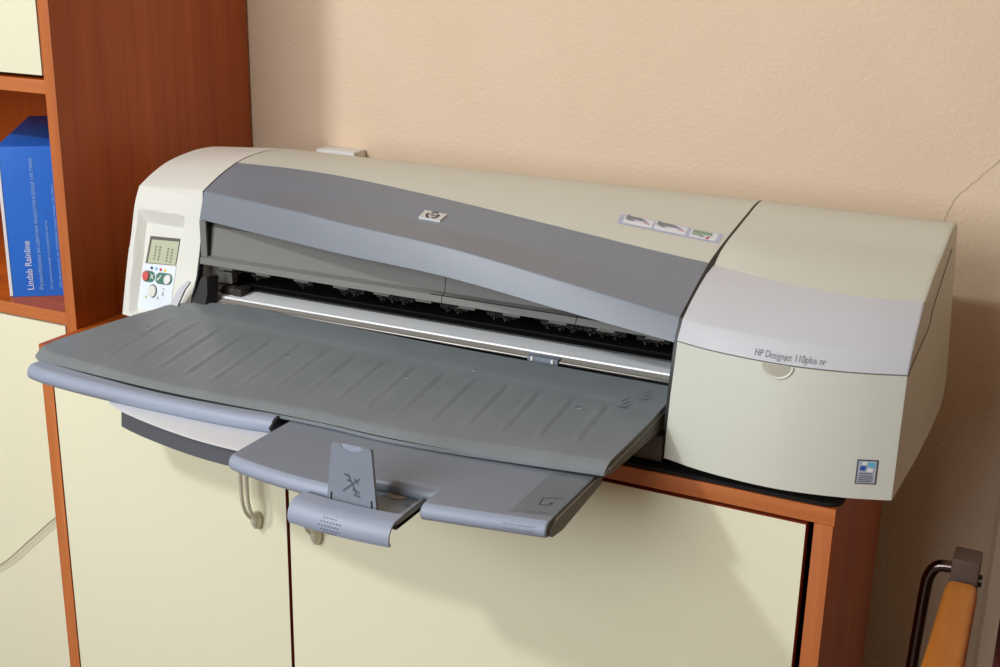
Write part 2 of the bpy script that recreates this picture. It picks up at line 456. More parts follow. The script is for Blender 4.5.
# softened outer end
def shrink(col, x, d):
    cy = .2; cz = .88
    return [(x, y+(d if y < cy else -d), z+(d if z < cz else -d*.7)) for (_, y, z) in col]
secs = [shrink(front[0], XE-.001, .0032), shrink(front[0], XE-.0002, .0014)]+front
loft(bm, secs); left_unit = obj('left_housing', bm, 'beige_l', pt, 28)
# control panel
cpn = obj('control_panel', (lambda b: (loft(b, [[(x, yfront(x, z)+.0106, z) for z in lin(.7955, .9115, 14)] + [(x, yfront(x, z)+.0125, z) for z in reversed(lin(.7955, .9115, 14))] for x in (-.9785, -.95, -.9065)]), b)[1])(bmesh.new()), 'beige_l', pt, 30)
def pan(x, z, d=.0100): return (x, yfront(x, z)+d, z)
bm = bmesh.new()
def patch(bm, quad, d, mi=0, n=6):
    (a, b, c_, e) = [Vector((q[0], 0, q[1])) for q in quad]
    G_ = [[bm.verts.new(pan(*( (a.lerp(b, u)).lerp(e.lerp(c_, u), v).xz), d)) for u in lin(0, 1, n)] for v in lin(0, 1, n)]
    for i in range(n-1):
        for j in range(n-1):
            f = bm.faces.new((G_[i][j], G_[i][j+1], G_[i+1][j+1], G_[i+1][j])); f.material_index = mi
patch(bm, [(-.9757, .8603), (-.9168, .8634), (-.9125, .8040), (-.9780, .7985)], .0098); obj('panel_label', bm, 'panel', cpn, 30)
bm = bmesh.new()
patch(bm, [(-.9700, .8970), (-.9148, .9005), (-.9175, .8648), (-.9727, .8604)], .0102, 0)
patch(bm, [(-.9655, .8930), (-.9160, .8965), (-.9182, .8656), (-.9685, .8618)], .0094, 1)
for i in range(5):
    x = -.9560+i*.0074
    if i == 2: continue
    for k in range(5):
        z = .8860-k*.0040; x2 = x-k*.0003
        patch(bm, [(x2-.0012, z), (x2+.0014, z), (x2+.0012, z-.0024), (x2-.0014, z-.0024)], .0090, 2, 2)
obj('display', bm, ['side', 'lcd', 'lcdseg'], cpn, 0, label='small greenish grey LCD screen')
def ndisc(bm, x, z, rx, rz, d0, h, mi=0, seg=20):
    top = [pan(x+rx*math.cos(a), z+rz*math.sin(a), d0-h) for a in [2*PI*k/seg for k in range(seg)]]
    bot = [pan(x+rx*math.cos(a)*1.06, z+rz*math.sin(a)*1.06, d0) for a in [2*PI*k/seg for k in range(seg)]]
    c0 = pan(x, z, d0-h-.0006)
    T = [bm.verts.new(p) for p in top]; Bv = [bm.verts.new(p) for p in bot]; Cc = bm.verts.new(c0)
    for k in range(seg):
        j = (k+1) % seg
        bm.faces.new((T[k], T[j], Bv[j], Bv[k])).material_index = mi; bm.faces.new((T[k], T[j], Cc)).material_index = mi
def pill(bm, xa, xb, z0, z1, r, d):
    pts = [(xa+r*math.cos(a), z0+r*math.sin(a)) for a in lin(PI/2, 3*PI/2, 9)]+[(xb+r*math.cos(a), z1+r*math.sin(a)) for a in lin(-PI/2, PI/2, 9)]
    put_poly(bm, pts, lambda x, z: pan(x, z, d))
bm = bmesh.new(); pill(bm, -.9680, -.9585, .8442, .8446, .0074, .0094); obj('button_surround', bm, 'green', cpn, 0)
bm = bmesh.new(); pill(bm, -.9425, -.9262, .8450, .8460, .0074, .0094)
obj('button_surround', bm, 'green', cpn, 0)
bm = bmesh.new(); put_text(bm, '×', .015, lambda a, b: pan(-.9610+a, .8398+b, .0090), 0)
put_poly(bm, [(-.9480, .8450), (-.9470, .8458), (-.9450, .8433), (-.9410, .8495), (-.9398, .8488), (-.9447, .8413)], lambda x, z: pan(x, z, .0090))
obj('button_symbols', bm, 'white', cpn, 0)
bm = bmesh.new(); ndisc(bm, -.9680, .8446, .0056, .0058, .0092, .0018); obj('button', bm, 'red', cpn, 40, label='round red cancel button')
bm = bmesh.new(); ndisc(bm, -.9275, .8458, .0056, .0058, .0092, .0018); obj('button', bm, 'white', cpn, 40)
bm = bmesh.new(); ndisc(bm, -.9515, .8270, .0080, .0082, .0094, .0006); obj('button_ring', bm, 'side', cpn, 40)
bm = bmesh.new(); ndisc(bm, -.9515, .8270, .0070, .0072, .0086, .0018); obj('button', bm, 'beige_l', cpn, 40)
for x, c_ in ((-.9595, 'navy'), (-.9510, 'sky'), (-.9430, 'redk'), (-.9350, 'yel')):
    bm = bmesh.new(); ndisc(bm, x, .8560, .0024, .0020, .0095, .0002, seg=10); obj('ink_indicator', bm, c_, cpn, 0)
bm = bmesh.new(); ndisc(bm, -.9630, .8175, .0016, .0016, .0095, .0004, seg=10); obj('status_light', bm, 'led', cpn, 0)
bm = bmesh.new(); ndisc(bm, -.9320, .8325, .0013, .0016, .0095, .0002, seg=10)
put_poly(bm, [(-.9335, .8235), (-.9300, .8235), (-.9300, .8280), (-.9317, .8295), (-.9335, .8280)], lambda x, z: pan(x, z, .0094))
put_poly(bm, [(-.9420, .8180), (-.9385, .8180), (-.9385, .8215), (-.9420, .8215)], lambda x, z: pan(x, z, .0094))
obj('panel_icons', bm, 'es_bg', cpn, 0)

# right unit ---------------------------------------------------------------------------
Af = curve([(-.182, -.002), (-.153, -.012), (-.10, -.0205), (-.054, -.0215), (.010, -.009), (.053, .008)])
Gr = curve([(-.182, .122), (-.113, .094), (-.043, .077), (.003, .076), (.053, .092)])
def xtop(z): return .0045*max(0, min(1, (z-.962)/.03))
def xmapR(x, y, z):
    t = max(0, (x-.0)/.05); zf = max(0, min(1, (.95-z)/.15))
    lean = -.0032*max(0, min(1, (.90-z)/.12)) if x < XS+.002 else 0
    if x < XS+.002: lean += xtop(z)
    return x + lean + t*(.0015+.0082*zf*min(1, max(.1, (y+.03)/.2))) - t*.002*(y/.33)*(1-zf)
def right_outer(x):
    a = Af(x); zf = .9005; zc = .9215
    yg = Gr(x); tp = roundpoly(PRp)
    zg = .957
    front = [(a, .770), (a+.001, .80), (a+.003, .837), (a+.0105, zf)]
    return a, front, (a+.025, zc), (yg, zg), tp
def housing_prof(x):
    a, fr, k, G_, tp = right_outer(x)
    yg, zg = G_
    up = []
    for t in lin(0, 1, 16):
        y = yg+.0008+(.33-yg)*t
        up.append((y, y))
    # surface from G to back: blend toward shared rear profile
    pts = [(yg+.0008, zg)]
    for y in (.13, .15, .173, .20, .225, .240, .26, .280, .298, .312, .322, .327, .3295):
        if y < yg+.012: continue
        zr = poly_at(tp, y); w = max(0, 1-(y-yg)/(.20-yg)) if y < .20 else 0
        base = zg+(poly_at(tp, .20)-zg)*(y-yg)/(.20-yg) + .0035*math.sin(PI*(y-yg)/(.20-yg)) if y < .20 else zr
        pts.append((y, base))
    up = resample(pts, 20)
    b = [(fr[-1][0]+.0003, .9000-.0006), (fr[-1][0]+.007, .9000-.0006), (k[0]+.006, k[1]-.006), (yg+.0008, zg-.007)]
    return fr[:-1]+b+up+[(.33, .94), (.3295, .86), (.327, .805), (.318, .782), (.298, .771), (.22, .7685), (.12, .7685)]
xr = [XS-.0026]+lin(XS+.012, .043, 20)+[.0475]
bm = bmesh.new()
secs = [[(xmapR(x, y, z), y, z) for y, z in housing_prof(x)] for x in xr]
def shr(sec, dx, d):
    out = []
    cy = sum(p[1] for p in sec)/len(sec); cz = .87
    for x, y, z in sec:
        v = Vector((cy+(.0)-y, cz-z)); v.normalize(); out.append((x+dx, y+v.x*d, z+v.y*d))
    return out
last = [(xmapR(.0475, y, z), y, z) for y, z in housing_prof(.0475)]
secs += [shr(last, .0016, .0008), shr(last, .0025, .0026)]
loft(bm, secs); right_unit = obj('right_housing', bm, 'beige', pt, 28)
# cutting the finger notch: a dished scoop just under the grey door
bm = bmesh.new()
rows = []
for i in range(9):
    r = 1-i/8
    rows.append([( -.069+.0155*r*math.cos(a), Af(-.069)+.0118-.0012*0-.0021-.0010*(r**.5 if r > 0 else 0)-.0135*0+ (-.0012 if r > .86 else .0) - .0001*math.sin(a), .8985-.0135*r*math.sin(a)) for a in lin(0, PI, 21)])
b3 = bm
for a_, b_ in zip(rows, rows[1:]):
    A_ = [b3.verts.new(p) for p in a_]; B_ = [b3.verts.new(p) for p in b_]
    for i in range(20): b3.faces.new((A_[i], A_[i+1], B_[i+1], B_[i]))
bm.free()
bm = bmesh.new()
xc, zc0 = -.0705, .8992
def yfr(x, z): # housing front
    a = Af(x); return curve([(.77, a), (.80, a+.001), (.837, a+.003), (.9005, a+.0105)])(z)
ring = []
for r, d in ((1.0, -.0004), (.95, -.0013), (.88, -.0009), (.80, .0002)):
    ring.append([bm.verts.new((xc+.0168*r*math.cos(a), yfr(xc+.0168*r*math.cos(a), zc0-.0145*r*math.sin(a))+d, zc0-.0145*r*math.sin(a))) for a in lin(0, PI, 25)])
for a_, b_ in zip(ring, ring[1:]):
    for i in range(24): bm.faces.new((a_[i], a_[i+1], b_[i+1], b_[i]))
obj('finger_notch_rim', bm, 'beige', right_unit, 40)
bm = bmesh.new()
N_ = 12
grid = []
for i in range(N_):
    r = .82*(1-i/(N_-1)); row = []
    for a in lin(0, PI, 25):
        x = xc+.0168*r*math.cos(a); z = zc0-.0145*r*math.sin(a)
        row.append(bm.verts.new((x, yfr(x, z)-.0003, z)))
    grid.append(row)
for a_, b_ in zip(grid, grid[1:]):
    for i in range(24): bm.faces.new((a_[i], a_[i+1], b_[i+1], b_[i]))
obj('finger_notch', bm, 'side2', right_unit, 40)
bm = bmesh.new()
tube(bm, smooth_path([(.0522, .262, .974), (.0530, .208, .9605), (.0537, .150, .943), (.0538, .131, .935), (.0538, .122, .922), (.0540, .075, .917), (.0540, .030, .912), (.0535, -.0, .905)], 5), .0005, 6); obj('side_seam', bm, 'black2', right_unit, 0)
# light grey ink door
def door_prof(x):
    a, fr, k, G_, tp = right_outer(x)
    yg, zg = G_
    kv = Vector(k); f = Vector((a+.0098, .9012)); gq = Vector((yg-.0006, zg))
    t = (f-kv).normalized(); mid = Vector(((k[0]+yg)/2, (k[1]+zg)/2+.004))
    m1 = kv.lerp(mid, .5)+Vector((0, .0012)); m2 = mid.lerp(gq, .5)+Vector((0, .0010))
    u = (m1-kv).normalized()
    up = [tuple(kv+t*.0016), tuple(kv+t*.0004+u*.0004), tuple(kv+u*.0018), tuple(m1), tuple(mid), tuple(m2), tuple(gq)]
    return [tuple(f+Vector((.004, .0))), tuple(f), tuple(f.lerp(kv, .5))]+up
bm = bmesh.new()
xd = [XS-.0026]+lin(XS+.012, .043, 20)+[.0475]
secs = []
for x in xd:
    o = door_prof(x); i = offset(o, .0045)
    secs.append([(xmapR(x, y, z), y, z) for y, z in o+list(reversed(i))])
l2 = secs[-1]; secs += [shr(l2, .0016, .0006), shr(l2, .0026, .0022)]
loft(bm, secs); ink_door = obj('ink_door', bm, 'door_g', pt, 60, label='light grey hinged cover over the ink compartment')
# model lettering on the grey door
bm = bmesh.new()
def fdoor(x, z):
    a = Af(x); t = (z-.9012)/(.9215-.9012)
    return a+.0098+(.0152*t)
put_text(bm, 'HP Designjet 110plus nr', .0090, lambda u, v: (-.0960+u, fdoor(-.0960+u, .9050+v)-.0013, .9050+v), 0, width=.0705, bold=-.00013)
obj('model_lettering', bm, 'glyph', ink_door, 0)
# energy sticker
bm = bmesh.new()
def es(u, v, d=.0006): # u 0..1, v 0..1
    x = .0165+.0195*u; z = .7865+.0262*v; return (x, yfr(x, z)-d, z)
put_poly(bm, [(0, 0), (1, 0), (1, 1), (0, 1)], lambda u, v: es(u, v, .0012), 0)
put_poly(bm, [(.07, .05), (.93, .05), (.93, .95), (.07, .95)], lambda u, v: es(u, v, .0015), 1)
put_poly(bm, [(.16, .58), (.40, .55), (.46, .74), (.20, .76)], lambda u, v: es(u, v, .0018), 2)
put_poly(bm, [(.52, .72), (.84, .68), (.88, .88), (.56, .92)], lambda u, v: es(u, v, .0018), 3)
put_poly(bm, [(.22, .80), (.46, .78), (.50, .92), (.28, .93)], lambda u, v: es(u, v, .0018), 4)
put_poly(bm, [(.50, .52), (.76, .50), (.80, .64), (.54, .68)], lambda u, v: es(u, v, .0018), 4)
for v in (.43, .33, .25, .17, .10): put_poly(bm, [(.14, v), (.14+.7*random.uniform(.8, 1), v), (.84, v+.035), (.14, v+.035)], lambda a, b: es(a, b, .0018), 0)
obj('compliance_sticker', bm, ['es_f', 'es_bg', 'es_b', 'es_c', 'white'], right_unit, 0, label='small grey and blue rating sticker')

# dark seam ring between middle and right unit, and at left seam
def seam(x, name, fr, m, w=.0013):
    tp = roundpoly(top_poly(x))
    pts = fr+[Kf(x)]+[q for q in tp if q[0] > Kf(x)[0]+.01]+[(.33, .80)]
    ins = offset(pts, .010); bm = bmesh.new()
    o2 = offset(pts, .0004)
    xt = (lambda z: xtop(z)-.003*max(0, min(1, (.90-z)/.12))) if x > -.5 else (lambda z: 0)
    prism(bm, [(x-w+xt(z), y, z) for y, z in o2+list(reversed(ins))], (2*w, 0, 0)); return obj(name, bm, m, pt, 30)
seam(XS-.0047, 'seam_gasket', [(.0005, .80), (.003, .85), (.010, .897)], 'black', .0021)
seam(XL, 'seam_gasket', [(.047, .795), (.0565, .826), (.073, .86), (.082, .893), (.0905, .931)], 'black', .0012)
# raised dark trim beside the flap at the right seam
# inner grey guard under the flap
bm = bmesh.new()
def gp(x): return [(.078, .8765), (.0795, .8845), (.086, .888), (.092, .925), (.12, .95), (.124, .95), (.1, .90), (.090, .8765)]
seg_ = [(-.868, -.5035), (-.5025, -.3275), (-.3265, -.190)]
bm.free()
for k_, (a_, b_) in enumerate(seg_):
    bm = bmesh.new(); loft(bm, [[(x, y, z) for y, z in gp(x)] for x in (a_, b_)])
    o_ = obj('inner_guard', bm, 'inner', pt, 20)
    if k_ == 0: guard = o_
bm = bmesh.new(); box(bm, -.868, -.858, .0815, .094, .886, .935); obj('guard_post', bm, 'inner', guard, 20)
bm = bmesh.new(); box(bm, -.8575, -.856, .082, .092, .888, .935); obj('guard_groove', bm, 'black2', guard, 0)
bm = bmesh.new(); box(bm, -.52, -.190, .0795, .083, .8843, .8853); obj('guard_groove', bm, 'black2', guard, 0)
# dark mechanism
bm = bmesh.new()
box(bm, XL+.001, XS-.007, .20, .30, .80, .90); box(bm, XL+.001, XS-.007, .135, .2, .80, .8195)
prism(bm, [(XL+.001, .20, .838), (XL+.001, .10, .9), (XL+.001, .10, .905), (XL+.001, .20, .905)], (XS-XL-.008, 0, 0))
obj('paper_path', bm, 'brownblack', pt, 20)
bm = bmesh.new()
prism(bm, [(XL+.001, .1157, .834), (XL+.001, .1163, .8385), (XL+.001, .126, .8405), (XL+.001, .128, .8425), (XL+.001, .150, .8425), (XL+.001, .20, .842), (XL+.001, .20, .825), (XL+.001, .1157, .825)], (XS-XL-.008, 0, 0))
obj('paper_guide', bm, 'black', pt, 20)
# star wheels and their black brackets
def star(x):
    bm = bmesh.new()
    for k in range(6):
        a = PI/3*k+random.uniform(0, .5)
        c_ = Vector((x, .112, .8615)); d = Vector((0, math.cos(a), math.sin(a)))*.0072
        tube(bm, [c_, c_+d], .0011, 6)
        d2 = Vector((math.cos(a), 0, math.sin(a)))*.0064
        tube(bm, [c_, c_+d2], .0010, 6)
    disc(bm, (x-.002, .112, .8615), .0028, (1, 0, 0), .004, 10)
    return bm
bxs = []
for cx_, n in ((-.80, 1), (-.727, 1), (-.655, 2), (-.59, 3), (-.505, 2), (-.44, 2), (-.36, 3), (-.305, 3), (-.245, 2)):
    bm = bmesh.new(); w = .014*n+.012
    box(bm, cx_-w/2, cx_+w/2, .098, .118, .868, .880, bev=.001); box(bm, cx_-w/2, cx_+w/2, .114, .124, .858, .88, bev=.001)
    br = obj('wheel_bracket', bm, 'black2', pt, 30)
    for i in range(n): obj('star_wheel', star(cx_+(i-(n-1)/2)*.016), 'brownblack', br, 30)
x = -.845
while x < -.21:
    bm = bmesh.new(); box(bm, x, x+.022, .088, .092, .870, .8768); obj('guard_tab', bm, 'inner', guard, 20); x += .06
# aluminium platen bar
bm = bmesh.new()
prof = [(.079, .8285), (.0795, .8315), (.0835, .8330), (.0885, .8315), (.0900, .8300), (.0945, .8300), (.1015, .8318), (.1365, .8330), (.1365, .822), (.079, .822)]
bx0, bx1 = -.862, -.1870
def pr2(pts, n, m, x0=bx0, x1=bx1):
    bm = bmesh.new(); prism(bm, [(x0, y, z) for y, z in pts], (x1-x0, 0, 0)); return obj(n, bm, m, pt, 20)
pr2([(.0860, .8330), (.0864, .8346), (.0875, .8350), (.1155, .8366), (.1155, .826), (.0860, .826)], 'platen_bar', 'strip')
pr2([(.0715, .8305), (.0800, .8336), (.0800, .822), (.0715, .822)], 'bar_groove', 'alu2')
pr2([(.0680, .8275), (.0683, .8298), (.0692, .8310), (.0703, .8312), (.0715, .8306), (.0715, .822), (.0680, .822)], 'exit_rail', 'chrome')
pr2([(.0800, .8335), (.0806, .8352), (.0822, .8362), (.0842, .8358), (.0860, .8340), (.0860, .822), (.0800, .822)], 'bar_edge', 'alu')
pr2([(.052, .800), (.054, .8150), (.0680, .8260), (.0680, .800)], 'exit_slot', 'black2')
bm = bmesh.new(); box(bm, -.382, -.343, .0660, .086, .8265, .8335, bev=.0012)
clip = obj('paper_clip_latch', bm, 'ext', pt, 30)
for x in (-.377, -.351):
    bm = bmesh.new(); box(bm, x, x+.003, .0645, .0685, .828, .8335, bev=.0006); obj('latch_pin', bm, 'white', clip, 0)
# left end mechanism: bracket, screw, roller
bm = bmesh.new(); box(bm, -.858, -.832, .098, .112, .848, .864, bev=.002); box(bm, -.866, -.846, .10, .11, .856, .875, bev=.002)
mb = obj('mechanism_bracket', bm, 'side', pt, 30)
bm = bmesh.new(); disc(bm, (-.857, .0975, .856), .0032, (0, -1, 0), .002, 12); obj('screw', bm, 'chrome', mb, 30)
bm = bmesh.new(); tube(bm, [(-.853, .10, .838), (-.826, .10, .838)], .0085, 16); box(bm, -.826, -.812, .09, .112, .829, .845, bev=.001)
obj('feed_roller', bm, 'brownblack', pt, 30)
# blue lever at left with black hinge
bm = bmesh.new()
prism(bm, [(-.866, .052, .828), (-.862, .060, .846), (-.857, .066, .862), (-.848, .066, .864), (-.842, .058, .845), (-.842, .052, .828)], (.006, .016, 0))
lev = obj('lever_hinge', bm, 'black', pt, 30)
bm = bmesh.new()
prism(bm, [(-.890, .038, .826), (-.879, .045, .848), (-.870, .050, .858), (-.863, .049, .858), (-.868, .043, .848), (-.876, .036, .826)], (.0, .004, .0))
obj('release_lever', bm, 'door_g', lev, 30, label='pale blue plastic release lever')

# logo plate on flap
def fl_top(x, y, d=.0006): return (x, y, ztop(x, y)+d)
lp = thing  # (plate is a part of the flap)
bm = bmesh.new()
q = [(-.5535, .1275), (-.5215, .1265), (-.5235, .1105), (-.5535, .1110)]
top = [fl_top(x, y, .0022) for x, y in q]; bot = [fl_top(x, y, -.001) for x, y in q]
T = [bm.verts.new(p) for p in top]; Bt = [bm.verts.new(p) for p in bot]
bm.faces.new(T)
for i in range(4): bm.faces.new((T[i], T[(i+1) % 4], Bt[(i+1) % 4], Bt[i]))
plate = obj('logo_plate', bm, 'chrome', flap, 0, label='small silver maker\'s badge')
plate.data.materials[0] = M['silver']
bm = bmesh.new()
def lgf(u, v):
    a, b, c_, e = [Vector(p) for p in top]; # TL, TR, BR, BL
    return (e.lerp(c_, u)).lerp(a.lerp(b, u), v)+Vector((0, 0, .0003))
R1, R0 = .47, .33
for a0, a1 in ((.30*PI, .70*PI), (.86*PI, 1.45*PI), (1.62*PI, 2.16*PI)):
    av = lin(a0, a1, 14)
    for p_, q_ in zip(av, av[1:]):
        put_poly(bm, [(.5+R0*.62*math.cos(p_), .5+R0*math.sin(p_)), (.5+R1*.62*math.cos(p_), .5+R1*math.sin(p_)), (.5+R1*.62*math.cos(q_), .5+R1*math.sin(q_)), (.5+R0*.62*math.cos(q_), .5+R0*math.sin(q_))], lgf)
put_text(bm, 'hp', .62, lambda u, v: lgf(.5+u*.62-.19, .40+v*.85), 0, shear=.3)
obj('logo_mark', bm, 'black', plate, 0)
# instruction sticker on the top cover
bm = bmesh.new()
def st(u, v, d=.0006):
    a, b, c_, e = [Vector(p) for p in ((-.322, .196), (-.190, .182), (-.189, .160), (-.317, .171))]
    p = (e.lerp(c_, u)).lerp(a.lerp(b, u), v); return Vector((p.x, p.y, ztop(p.x, p.y)+d))
def strip(u0, u1, v0, v1, d, mi):
    for i in range(6):
        a_, b_ = u0+(u1-u0)*i/6, u0+(u1-u0)*(i+1)/6
        for j in range(3):
            c_, e_ = v0+(v1-v0)*j/3, v0+(v1-v0)*(j+1)/3
            put_poly(bm, [(a_, c_), (b_, c_), (b_, e_), (a_, e_)], lambda u, v: st(u, v, d), mi)
strip(0, 1, 0, 1, .0006, 1)
for u0, u1 in ((.05, .34), (.36, .67), (.71, .96)): strip(u0, u1, .12, .9, .0010, 0)
L_ = lambda u, v: st(u, v, .0014)
put_poly(bm, [(.06, .60), (.30, .60), (.20, .93), (.07, .93)], L_, 2); put_poly(bm, [(.37, .60), (.64, .60), (.52, .93), (.38, .93)], L_, 2)
put_poly(bm, [(.06, .50), (.14, .42), (.16, .50), (.10, .60)], L_, 2); put_poly(bm, [(.38, .50), (.46, .42), (.48, .50), (.42, .60)], L_, 2)
put_poly(bm, [(.24, .45), (.31, .4), (.31, .46), (.25, .5)], L_, 4); put_poly(bm, [(.58, .45), (.65, .4), (.65, .46), (.59, .5)], L_, 4)
put_poly(bm, [(.72, .52), (.92, .52), (.90, .84), (.73, .84)], L_, 3); put_poly(bm, [(.72, .34), (.82, .34), (.82, .46), (.73, .46)], L_, 3)
put_poly(bm, [(.86, .16), (.885, .16), (.90, .44), (.88, .44)], L_, 4); put_poly(bm, [(.80, .28), (.84, .28), (.86, .40), (.82, .40)], L_, 2)
for u in (.07, .38): put_poly(bm, [(u, .94), (u+.025, .94), (u+.025, 1), (u, 1)], L_, 5)
obj('instruction_sticker', bm, ['stk', 'stk_b', 'stk_d', 'stk_g', 'redk', 'es_b'], top_cover, 0, label='pale lilac sticker with three loading pictures')

# base under the body
bm = bmesh.new(); box(bm, -.93, .03, .05, .325, .7685, .80, bev=.003); box(bm, -.90, XS-.004, .06, .2, .775, .812)
obj('base', bm, 'black2', pt, 30)
for x in (-.86, -.02):
    for y in (.09, .30):
        bm = bmesh.new(); disc(bm, (x, y, .7548), .014, (0, 0, 1), .0145, 20); obj('foot', bm, 'mat_r', pt, 30)

# ------------------------------------------------------------------ trays (parts of the plotter)
frontT = curve([(-.957, -.133), (-.945, -.139), (-.90, -.146), (-.838, -.151), (-.743, -.1555), (-.66, -.153), (-.577, -.1475), (-.518, -.1465), (-.453, -.1485), (-.383, -.145), (-.295, -.136), (-.208, -.126)])
backT = curve([(-.897, .030), (-.885, .040), (-.872, .048), (-.842, .060), (-.798, .067), (-.70, .065), (-.505, .058), (-.33, .056), (-.19, .056)])
leftT = curve([(0, -.958), (.06, -.9585), (.22, -.9545), (.5, -.936), (.75, -.917), (.9, -.903), (1, -.893)])
def rightT(t): return -.2075+.0185*t
def ztray(x, y):
    base = .8005+.144*(y+.145)
    if x < -.80 and y > .01: base += 0
    return base
ribs = [-.862+.0405*i for i in range(17)]
NX, NY = 430, 44
bm = bmesh.new()
def tray_pt(s, t):
    xl, xr_ = leftT(t), rightT(t); x = xl+(xr_-xl)*s
    y = frontT(x)+(backT(x)-frontT(x))*t
    z = ztray(x, y); dist = y-frontT(x)
    if dist < .0125: z -= .0062*((.0125-dist)/.0125)**1.1
    for r in ribs:
        if abs(x-r) < .010 and r < -.215:
            lo, hi = frontT(x)+.035, .004 - .012*(x+.86)/.65
            m_ = max(0, min(1, (y-lo)/.012, (hi-y)/.006))
            u = (x-r)/.0042
            z += m_*.0011*math.exp(-u*u) - m_*.0008*math.exp(-((x-r-.0055)/.003)**2)
    yc = .024-.020*(x+.86)/.65
    z += .0009*(1/(1+math.exp(-(y-yc)/.0012)))*max(0, min(1, (x+.90)/.02))
    return x, y, z
sv = lin(0, 1, NX); tv = [(k/(NY-1))**1.25 for k in range(NY)]
G_ = [[bm.verts.new(tray_pt(s, t)) for s in sv] for t in tv]
for i in range(NY-1):
    for j in range(NX-1): bm.faces.new((G_[i][j], G_[i][j+1], G_[i+1][j+1], G_[i+1][j]))
# rim going down all round, then closed bottom
per = [G_[0][j] for j in range(0, NX)]+[G_[i][NX-1] for i in range(1, NY)]+[G_[NY-1][j] for j in range(NX-2, -1, -1)]+[G_[i][0] for i in range(NY-2, 0, -1)]
low = [bm.verts.new((v.co.x, v.co.y, v.co.z-.0035)) for v in per]
for i in range(len(per)):
    j = (i+1) % len(per); bm.faces.new((per[i], per[j], low[j], low[i]))
bm.faces.new(low)
tray = obj('output_tray', bm, 'tray', pt, 30)
# skirt of the tray (side wall on the right, set in a little)
bm = bmesh.new()
pts = []
for y in lin(-.1255, .05, 14): pts.append((-.2055+.0155*(y+.12)/.17, y, ztray(-.2, y)-.0040-.003*max(0, 1-(y+.1255)/.012)))
bt_ = [(x, y, .7900+.03*max(0, (y+.12))/.17*.35+(0.004*max(0, 1-(y+.1255)/.012))) for x, y, z in pts]
prism(bm, [Vector(p) for p in pts]+[Vector(p) for p in reversed(bt_)], (-.010, 0, 0))
obj('tray_side_rail', bm, 'side', tray, 30)
bm = bmesh.new()
secs = []
for y in lin(-.118, .05, 14):
    x = -.2055+.0155*(y+.12)/.17; z = ztray(-.2, y)-.0065
    secs.append([(x+.0014*math.cos(a), y, z+.0012*math.sin(a)) for a in [2*PI*k/8 for k in range(8)]])
loft(bm, secs); obj('tray_rail_bead', bm, 'inner', tray, 30)
# embossed marks on the tray
def flat(bm, poly, d=.0012, mi=0):
    put_poly(bm, poly, lambda x, y: (x, y, tray_z(x, y)+d), mi)
def tray_z(x, y): return ztray(x, y)
for x, y in ((-.872, -.03), (-.655, -.034), (-.493, -.030), (-.425, .014), (-.283, -.024)):
    bm = bmesh.new(); flat(bm, [(x, y), (x+.005, y), (x+.005, y+.0016), (x, y+.0016)]); obj('tray_mark', bm, 'glyph2', tray, 0)
for x, y in ((-.237, .004), (-.221, .028)):
    bm = bmesh.new()
    for k in range(3): flat(bm, [(x+k*.0035-.004, y-k*.006), (x+k*.0035-.0028, y-k*.006), (x+k*.0035+.003, y+.010-k*.006), (x+k*.0035+.0018, y+.010-k*.006)])
    flat(bm, [(x-.003, y-.012), (x+.008, y-.012), (x+.008, y-.0108), (x-.003, y-.0108)])
    obj('tray_icon', bm, 'glyph2', tray, 0)
for x, y in ((-.868, -.034), (-.651, -.038), (-.4895, -.034), (-.4255, .010), (-.279, -.028)):
    bm = bmesh.new(); flat(bm, [(x, y), (x+.005, y), (x+.005, y+.0014), (x, y+.0014)]); obj('tray_mark', bm, 'glyph3', tray, 0, label='pale scuffed mark')
# left rolled lip below the tray
bm = bmesh.new(); secs = []
for x in lin(-.9555, -.2105, 50):
    y = frontT(x)+.0006; secs.append([(x, y, .7912), (x, y, .7950), (x, y+.02, .7950), (x, y+.02, .7912)])
loft(bm, secs); obj('tray_gap_seal', bm, 'black2', tray, 20)
bm = bmesh.new()
def lipx(bm, xs_, fy, ztop_, r, back, n=10):
    secs = []
    for x in xs_:
        y0 = fy(x); P_ = [(y0+back, ztop_), (y0+r*.9, ztop_)]
        for a in lin(PI/2, 1.42*PI, n): P_.append((y0+r*.9+r*math.cos(a), ztop_-r+r*math.sin(a)))
        P_ += [(y0+r*.9-.000, ztop_-2*r+.0022), (y0+back, ztop_-2*r+.004)]
        secs.append([(x, y, z) for y, z in P_])
    loft(bm, secs)
rollf = curve([(-.972, -.146), (-.955, -.155), (-.936, -.161), (-.90, -.166), (-.824, -.170), (-.708, -.169), (-.64, -.166), (-.578, -.158)])
lipx(bm, lin(-.9470, -.586, 34), rollf, .7925, .0098, .05)
obj('tray_front_lip', bm, 'lip', pt, 40, label='blue grey rolled front lip')
bm = bmesh.new()
prism(bm, [(-.5855, -.150, .7935), (-.5855, -.165, .784), (-.5855, -.160, .776), (-.5855, -.12, .776), (-.5855, -.12, .7935)], (.0025, 0, 0)); obj('lip_end_cap', bm, 'black', pt, 20)
